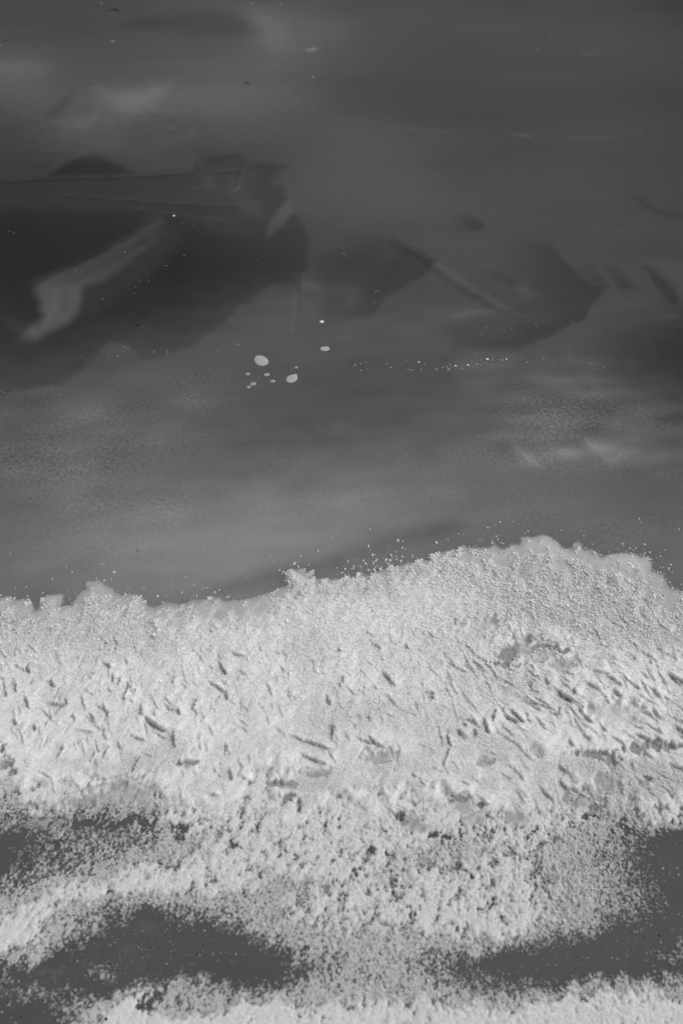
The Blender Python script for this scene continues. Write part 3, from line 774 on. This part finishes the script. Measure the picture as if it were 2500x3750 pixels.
for i, (px, py, rx, ry, an, t, irr, nt_, lab) in enumerate(BIG):
    a, b = real_size(px, py, rx, ry)
    me = blob_mesh("air_bubble", rx, ry, an, .0011, irr, M_B[t], 40+i, nt_, (a/rx, b/ry))
    tag(place("air_bubble", me, px, py), lab, "bubble", "white air bubbles frozen into the ice")

SMALL = {
 "tiny bubble sprinkled round the larger white bubbles in the middle": (105, [(1068,1352,3.6,2.4),(945,1384,4.4,2.6),(878,1415,4,2.3),(955,1423,4.4,2.5),(1026,1412,3.3,2),(1044,1399,3,1.6),(1094,1397,2.4,1.4),(1021,1360,2.6,2),
   (997,1425,3,1.8),(1165,1337,3.4,2.2),(1162,1343,3.6,1.5),(1200,1360,3.6,2),(1192,1367,2.8,1.6),(1170,1380,2.4,1.8),(1158,1376,2.4,1.6),(1127,1368,2.4,1.7),(1106,1362,2,1.6),(1138,1375,2,1.3),(928,1380,2.2,1.8),(1010,1376,2.4,2),(1000,1382,2,1.4),(976,1396,2.4,1.4)]),
 "tiny bubble in the loose string left of the largest bubble": (105, [(870,1262,6,3),(826,1267,4.6,2.2),(857,1264,3.6,1.8),(796,1285,4.2,2.2),(775,1384,3.6,2.4),(772,1395,3.4,2),(759,1396,5.5,2),(835,1394,3.4,2.2),(839,1389,3,1.6),(704,1401,3,1.8),(698,1453,4,2.6),(683,1461,3.4,2.4),(640,1398,2.6,1.6),(594,1395,2.6,1.6)]),
 "tiny bubble in the long row of bubbles right of the middle": (125, [(1300,1336,5.4,3),(1295,1341,3,1.6),(1321,1331,4.6,2.2),(1339,1327,3,2.8),(1320,1356,5,2.6),(1345,1351,3.2,2.2),(1417,1333,3,2.8),(1430,1345,5,2.6),(1486,1319,4,2),(1553,1333,3.6,2),
   (1494,1354,4.8,2.4),(1507,1356,4.8,2.6),(1541,1354,4,2.4),(1596,1352,5.4,3),(1620,1346,4.6,2.6),(1634,1343,5.4,2.4),(1641,1353,7,4),(1647,1343,3.4,1.8),(1646,1334,5,1.8),(1691,1350,4,3),(1745,1334,6.5,2.8),(1725,1324,2.6,1.6),(1760,1319,3.6,1.8),
   (1802,1314,3.6,2),(1795,1320,3,1.6),(1837,1318,5.8,3),(1780,1332,2.4,1.4),(1928,1327,5,2.4),(1988,1315,4,2.6),(2159,1331,4.4,2.4),(2211,1345,3.6,2.2),(2087,1319,3.4,1.8),(2175,1331,3,1.6)]),
 "bright glinting bubble in the long row right of the middle": (205, [(1533,1326,4.6,2.2),(1667,1340,5,2.4),(1713,1337,5,2.6),(1783,1315,6,3.2),(1853,1315,4,2.2)]),
 "pinprick bubble on the large dark plate of ice at left": (105, [(279,990,2.6,1.8),(300,1003,2,1.4),(542,997,2.4,1.5),(604,973,2.6,1.4),(611,973,2.4,1.4),(674,935,2.4,1.6),(496,1051,2.2,1.3),(546,1028,2.2,1.2),(493,1074,2.4,1.3),(376,1094,3.8,2.2),(521,1197,2.6,1.6),(588,1191,2.2,1.4),
   (298,1301,2.2,1.8),(274,1288,2,1.6),(254,1354,1.8,1.3),(60,1358,2,1.3),(16,1439,3.8,2),(51,1427,2.6,1.6),(4,1433,2.6,1.4),(66,1424,2.2,1.3),(971,938,2.4,1.5),(941,953,2,1.4),(459,924,3.6,2.2),(667,818,2.6,1.4),(707,825,2.2,1.3),(52,854,4,1.6),(36,847,5,1.3),
   (675,935,2.6,1.6),(915,644,2.6,1.6),(974,691,2.2,1.3),(512,1028,2,1.2),(705,1201,1.8,1.2)]),
 "pinprick bubble along the lower border of the left dark plate": (125, [(431,1305,4.2,2.2),(457,1273,2.6,1.8),(470,1276,2.2,1.4),(454,1288,2.6,1.5),(612,1284,3,1.6),(611,1291,3.4,1.5),(615,1302,3,1.4),(565,1287,2.8,1.6),(561,1291,2.4,1.3),(494,1291,3,1.6),(536,1300,2.4,1.3),(400,1300,2.4,1.6)]),
 "pinprick bubble on the dark plates right of centre": (125, [(1374,1067,2.8,1.5),(1384,1066,2.6,1.4),(1370,1107,2.6,1.5),(1254,928,2.6,1.5),(1262,936,2.4,1.4),(1778,1199,3,1.6),(1760,1225,2.4,1.4),(1697,1221,2.4,1.3),(1960,1187,2.2,1.3),(1966,1196,2.6,1.4),(2095,1183,2.8,1.6),(1872,1203,3.4,1.6)]),
 "thin flat bubble on the far ice along the top": (125, [(372,12,5.4,1.8),(413,152,10,2.4),(1146,281,7,2),(925,12,6,1.8),(2019,144,3.6,1.6),(1908,145,3,1.3),(1965,181,2.6,1.5),(1029,14,7,1.6),(2,166,6,1.8)]),
}
_k = 0
ORD = ["leftmost", "second", "third", "fourth", "fifth", "sixth", "seventh", "eighth", "ninth", "tenth", "eleventh", "twelfth", "thirteenth", "fourteenth", "fifteenth", "sixteenth", "seventeenth"]
WHERE = {"tiny bubble sprinkled": ("tiny bubble", "among those sprinkled round the larger bubbles"), "tiny bubble in the loose": ("tiny bubble", "in the loose string left of the largest bubble"),
         "tiny bubble in the long": ("tiny bubble", "in the long row right of the middle"), "bright glinting": ("bright glinting bubble", "in the long row right of the middle"),
         "pinprick bubble on the large": ("pinprick bubble", "on the large dark plate at left"), "pinprick bubble along": ("pinprick bubble", "along the left dark plate's lower border"),
         "pinprick bubble on the dark": ("pinprick bubble", "on the dark plates right of centre"), "thin flat": ("thin flat bubble", "on the far ice along the top")}
for lab, (t, pts) in SMALL.items():
    pts = sorted(pts)
    what, where = [v for k, v in WHERE.items() if lab.startswith(k)][0]
    for _i, (px, py, rx, ry) in enumerate(pts):
        _j = len(pts) - 1 - _i
        one = ("%s %s %s" % (ORD[_i], what, where) if _i == 0 else "%s %s from the left %s" % (ORD[_i], what, where)) if _i <= _j else \
              ("%s %s %s" % ("rightmost", what, where) if _j == 0 else "%s %s from the right %s" % (ORD[_j], what, where))
        a, b = real_size(px, py, max(rx*.9, 1.9), max(ry*.9, 1.2))
        me = blob_mesh("air_bubble", a, b, 0, .0009, .05, M_B[t], 100+_k); _k += 1
        tag(place("air_bubble", me, px, py), one, "bubble", lab.replace("tiny bubble", "tiny bubbles").replace("pinprick bubble", "pinprick bubbles").replace("bright glinting bubble", "bright glinting bubbles").replace("thin flat bubble", "thin flat bubbles"))
tag(place("air_bubble", blob_mesh("air_bubble", *real_size(637, 790, 4.6, 2.6), 0, .0009, .05, M_B[205], 99), 637, 790), "single bright pinprick bubble in the dark plate above the milky tongue", "bubble")
tag(place("air_bubble", blob_mesh("air_bubble", *real_size(1139, 181, 19, 4.0), .25, .0009, .16, M_B[105], 98), 1139, 181), "dim elongated bubble near the top, right of the dark oval patch", "bubble")

def build_specks():
    """countless faint air specks and snow grains on the bare ice in front of the frost"""
    V, F, A = [], [], []
    r = random.Random(8); n = 0
    spots = []
    while n < 1200:
        px = r.uniform(-300, 2800); py = 1330 + 820*r.random()**.75
        if r.random() > .25 + .75*sstep(1500, 2000, py): continue
        if N_B(np.array(px/900), np.array(py/500)) < -.4: continue
        spots.append((px, py, 1.0)); n += 1
    # clotted grains ahead of the frost
    for (cx, cy, sx, sy, m) in [(1350,2085,60,26,150),(1800,1975,35,18,34),(1790,1945,20,10,10),(2290,2015,55,18,26),(2450,2070,40,40,34),(1180,2100,60,10,16),(760,2172,70,10,20),(180,2190,60,18,14),(1530,2035,60,10,28),(1000,2165,70,12,34),(620,2195,50,8,10),
                                (450,3470,160,60,90),(700,3500,200,60,70),(300,3560,200,50,60),(1950,3540,240,60,90),(2300,3400,120,120,110),(100,3120,110,50,50),(2400,3150,110,120,80)]:
        for _ in range(m): spots.append((r.gauss(cx, sx), r.gauss(cy, sy), 1.6))
    for px, py, k in spots:
        x, y = ground(px, py); x = float(x); y = float(y)
        a = r.uniform(.0007, .0015) * (1 if k == 1 else .85) * math.exp(r.gauss(0, .25)); e = a*r.uniform(.5, 1); th = r.uniform(0, 3.14); h = .0007 if k == 1 else r.uniform(.001, .0022)
        b = len(V)
        V.append((x, y, h))
        for i in range(5):
            q = 2*math.pi*i/5 + r.uniform(-.2, .2)
            dx, dy = a*math.cos(q), e*math.sin(q)
            V.append((x + dx*math.cos(th)-dy*math.sin(th), y + dx*math.sin(th)+dy*math.cos(th), -.0002))
        g = (lin(r.uniform(104, 136)) if k == 1 else lin(r.uniform(110, 190)))/LIGHT
        A += [g]*6
        for i in range(5): F.append((b, b+1+i, b+1+(i+1) % 5))
    o = mesh_from("snow_specks", np.array(V), np.array(F), M_CRUST)
    attr(o, "white", np.array(A))
    tag(o, "fine pale specks of air and snow grains dotted over the bare ice", None, None, "stuff")
build_specks()

# ------------------------------------------------------------------ dark litter on the ice
def sliver(name, pts, w, material, h=.0012, parent=None, origin=(0, 0)):
    """a tapering bent stem: points in survey pixels, width in metres"""
    P = [tuple(map(float, ground(*p))) for p in pts]; V, F = [], []
    for i, (x, y) in enumerate(P):
        j0, j1 = max(i-1, 0), min(i+1, len(P)-1)
        dx, dy = P[j1][0]-P[j0][0], P[j1][1]-P[j0][1]; L = math.hypot(dx, dy) + 1e-9
        k = w * (1 - .65*i/(len(P)-1)); nx, ny = -dy/L*k, dx/L*k
        z = h * (1 + .5*math.sin(i*1.7))
        x -= origin[0]; y -= origin[1]
        V += [(x-nx, y-ny, z), (x, y, z+k), (x+nx, y+ny, z), (x, y, z-k*.8)]
    for i in range(len(P)-1):
        for q in range(4): F.append((4*i+q, 4*i+(q+1) % 4, 4*i+4+(q+1) % 4, 4*i+4+q))
    F += [(3, 2, 1, 0), tuple(4*len(P)-4+q for q in range(4))]
    me = bpy.data.meshes.new(name); me.from_pydata(V, [], F); me.materials.append(material)
    o = bpy.data.objects.new(name, me); col.objects.link(o)
    if parent: o.parent = parent
    return o

gx_, gy_ = map(float, ground(425, 37))
leaf = bpy.data.objects.new("dead_leaf", None); col.objects.link(leaf); leaf.location = (gx_, gy_, 0)
tag(leaf, "small dark dead leaf with its stem lying on the far ice at top left", "leaf")
bl = bpy.data.objects.new("blade", blob_mesh("blade", *real_size(430, 37, 7, 5), .3, .003, .18, M_TWIG, 7)); col.objects.link(bl); bl.parent = leaf; bl.location = (.006, 0, .0008)
sliver("stem", [(424,36),(410,35),(398,38),(384,41)], .0022, M_TWIG, .002, leaf, (gx_, gy_))
def litter(name, pts, w, lab, cat, h=.0012):
    x0, y0 = map(float, ground(*pts[0]))
    o = sliver(name, pts, w, M_TWIG, h, None, (x0, y0)); o.location = (x0, y0, 0); tag(o, lab, cat)
litter("twig", [(899,303),(906,305),(915,307)], .0030, "short dark twig end lying on the milky far ice, left of centre", "twig")
litter("twig", [(496,1189),(503,1190),(512,1193)], .0018, "short dark sliver of bark lying on the left dark plate of ice", "twig")
litter("pine_needle", [(1577,2896),(1584,2897),(1592,2899),(1601,2902)], .0011, "short black pine needle caught in the frost right of centre", "needle", .0085)
litter("pine_needle", [(1128,3241),(1133,3238),(1141,3238)], .0009, "thin dark needle in the lower frost left of centre", "needle", .004)
GRIT = [(658,3088,4.2,"roundest black grit grain, sitting in a dark gap of the lower left frost"),(391,3739,6.5,"black grit lump at the bottom edge of the frost"),
 (389,3531,3.0,"black grit grain in the middle of the lower left dark pool"),(724,3495,2.6,"black grit grain at the right end of the lower left dark pool"),
 (2412,3426,3.2,"black grit grain in the dark pool at lower right"),(2355,3433,2.4,None),(2306,3413,2.2,None),(405,3532,2.4,None),(414,3470,2.0,None),(174,3571,2.2,None),(20,3606,2.2,None),(551,3469,2.0,None),(547,3547,2.0,None),
 (78,3722,2.4,None),(2108,3502,2.2,None),(2100,3470,2.0,None),(1667,2768,2.4,"lone speck of black grit in the white frost right of centre"),(114,1825,2.2,"tiny dark grit speck on bare ice near the left edge"),(1281,1320,2.4,"tiny black grit speck right of the neat flat oval bubble"),(505,2017,2.2,"tiny black grit speck on bare ice above the frost lobes")]
for i, (px, py, r_, lab) in enumerate(GRIT):
    a, b = real_size(px, py, r_, r_*.8)
    b = min(b, a)
    me = blob_mesh("grit", a, b, .4*i, a*.9, .2, M_GRIT, 300+i)
    z = .006 if i in (1, 16) else .0004
    tag(place("grit", me, px, py, z), lab or "tiny black grit grain on the dark bare ice of the lower pools", "grit", None if lab else "tiny grit grains on the dark pools")
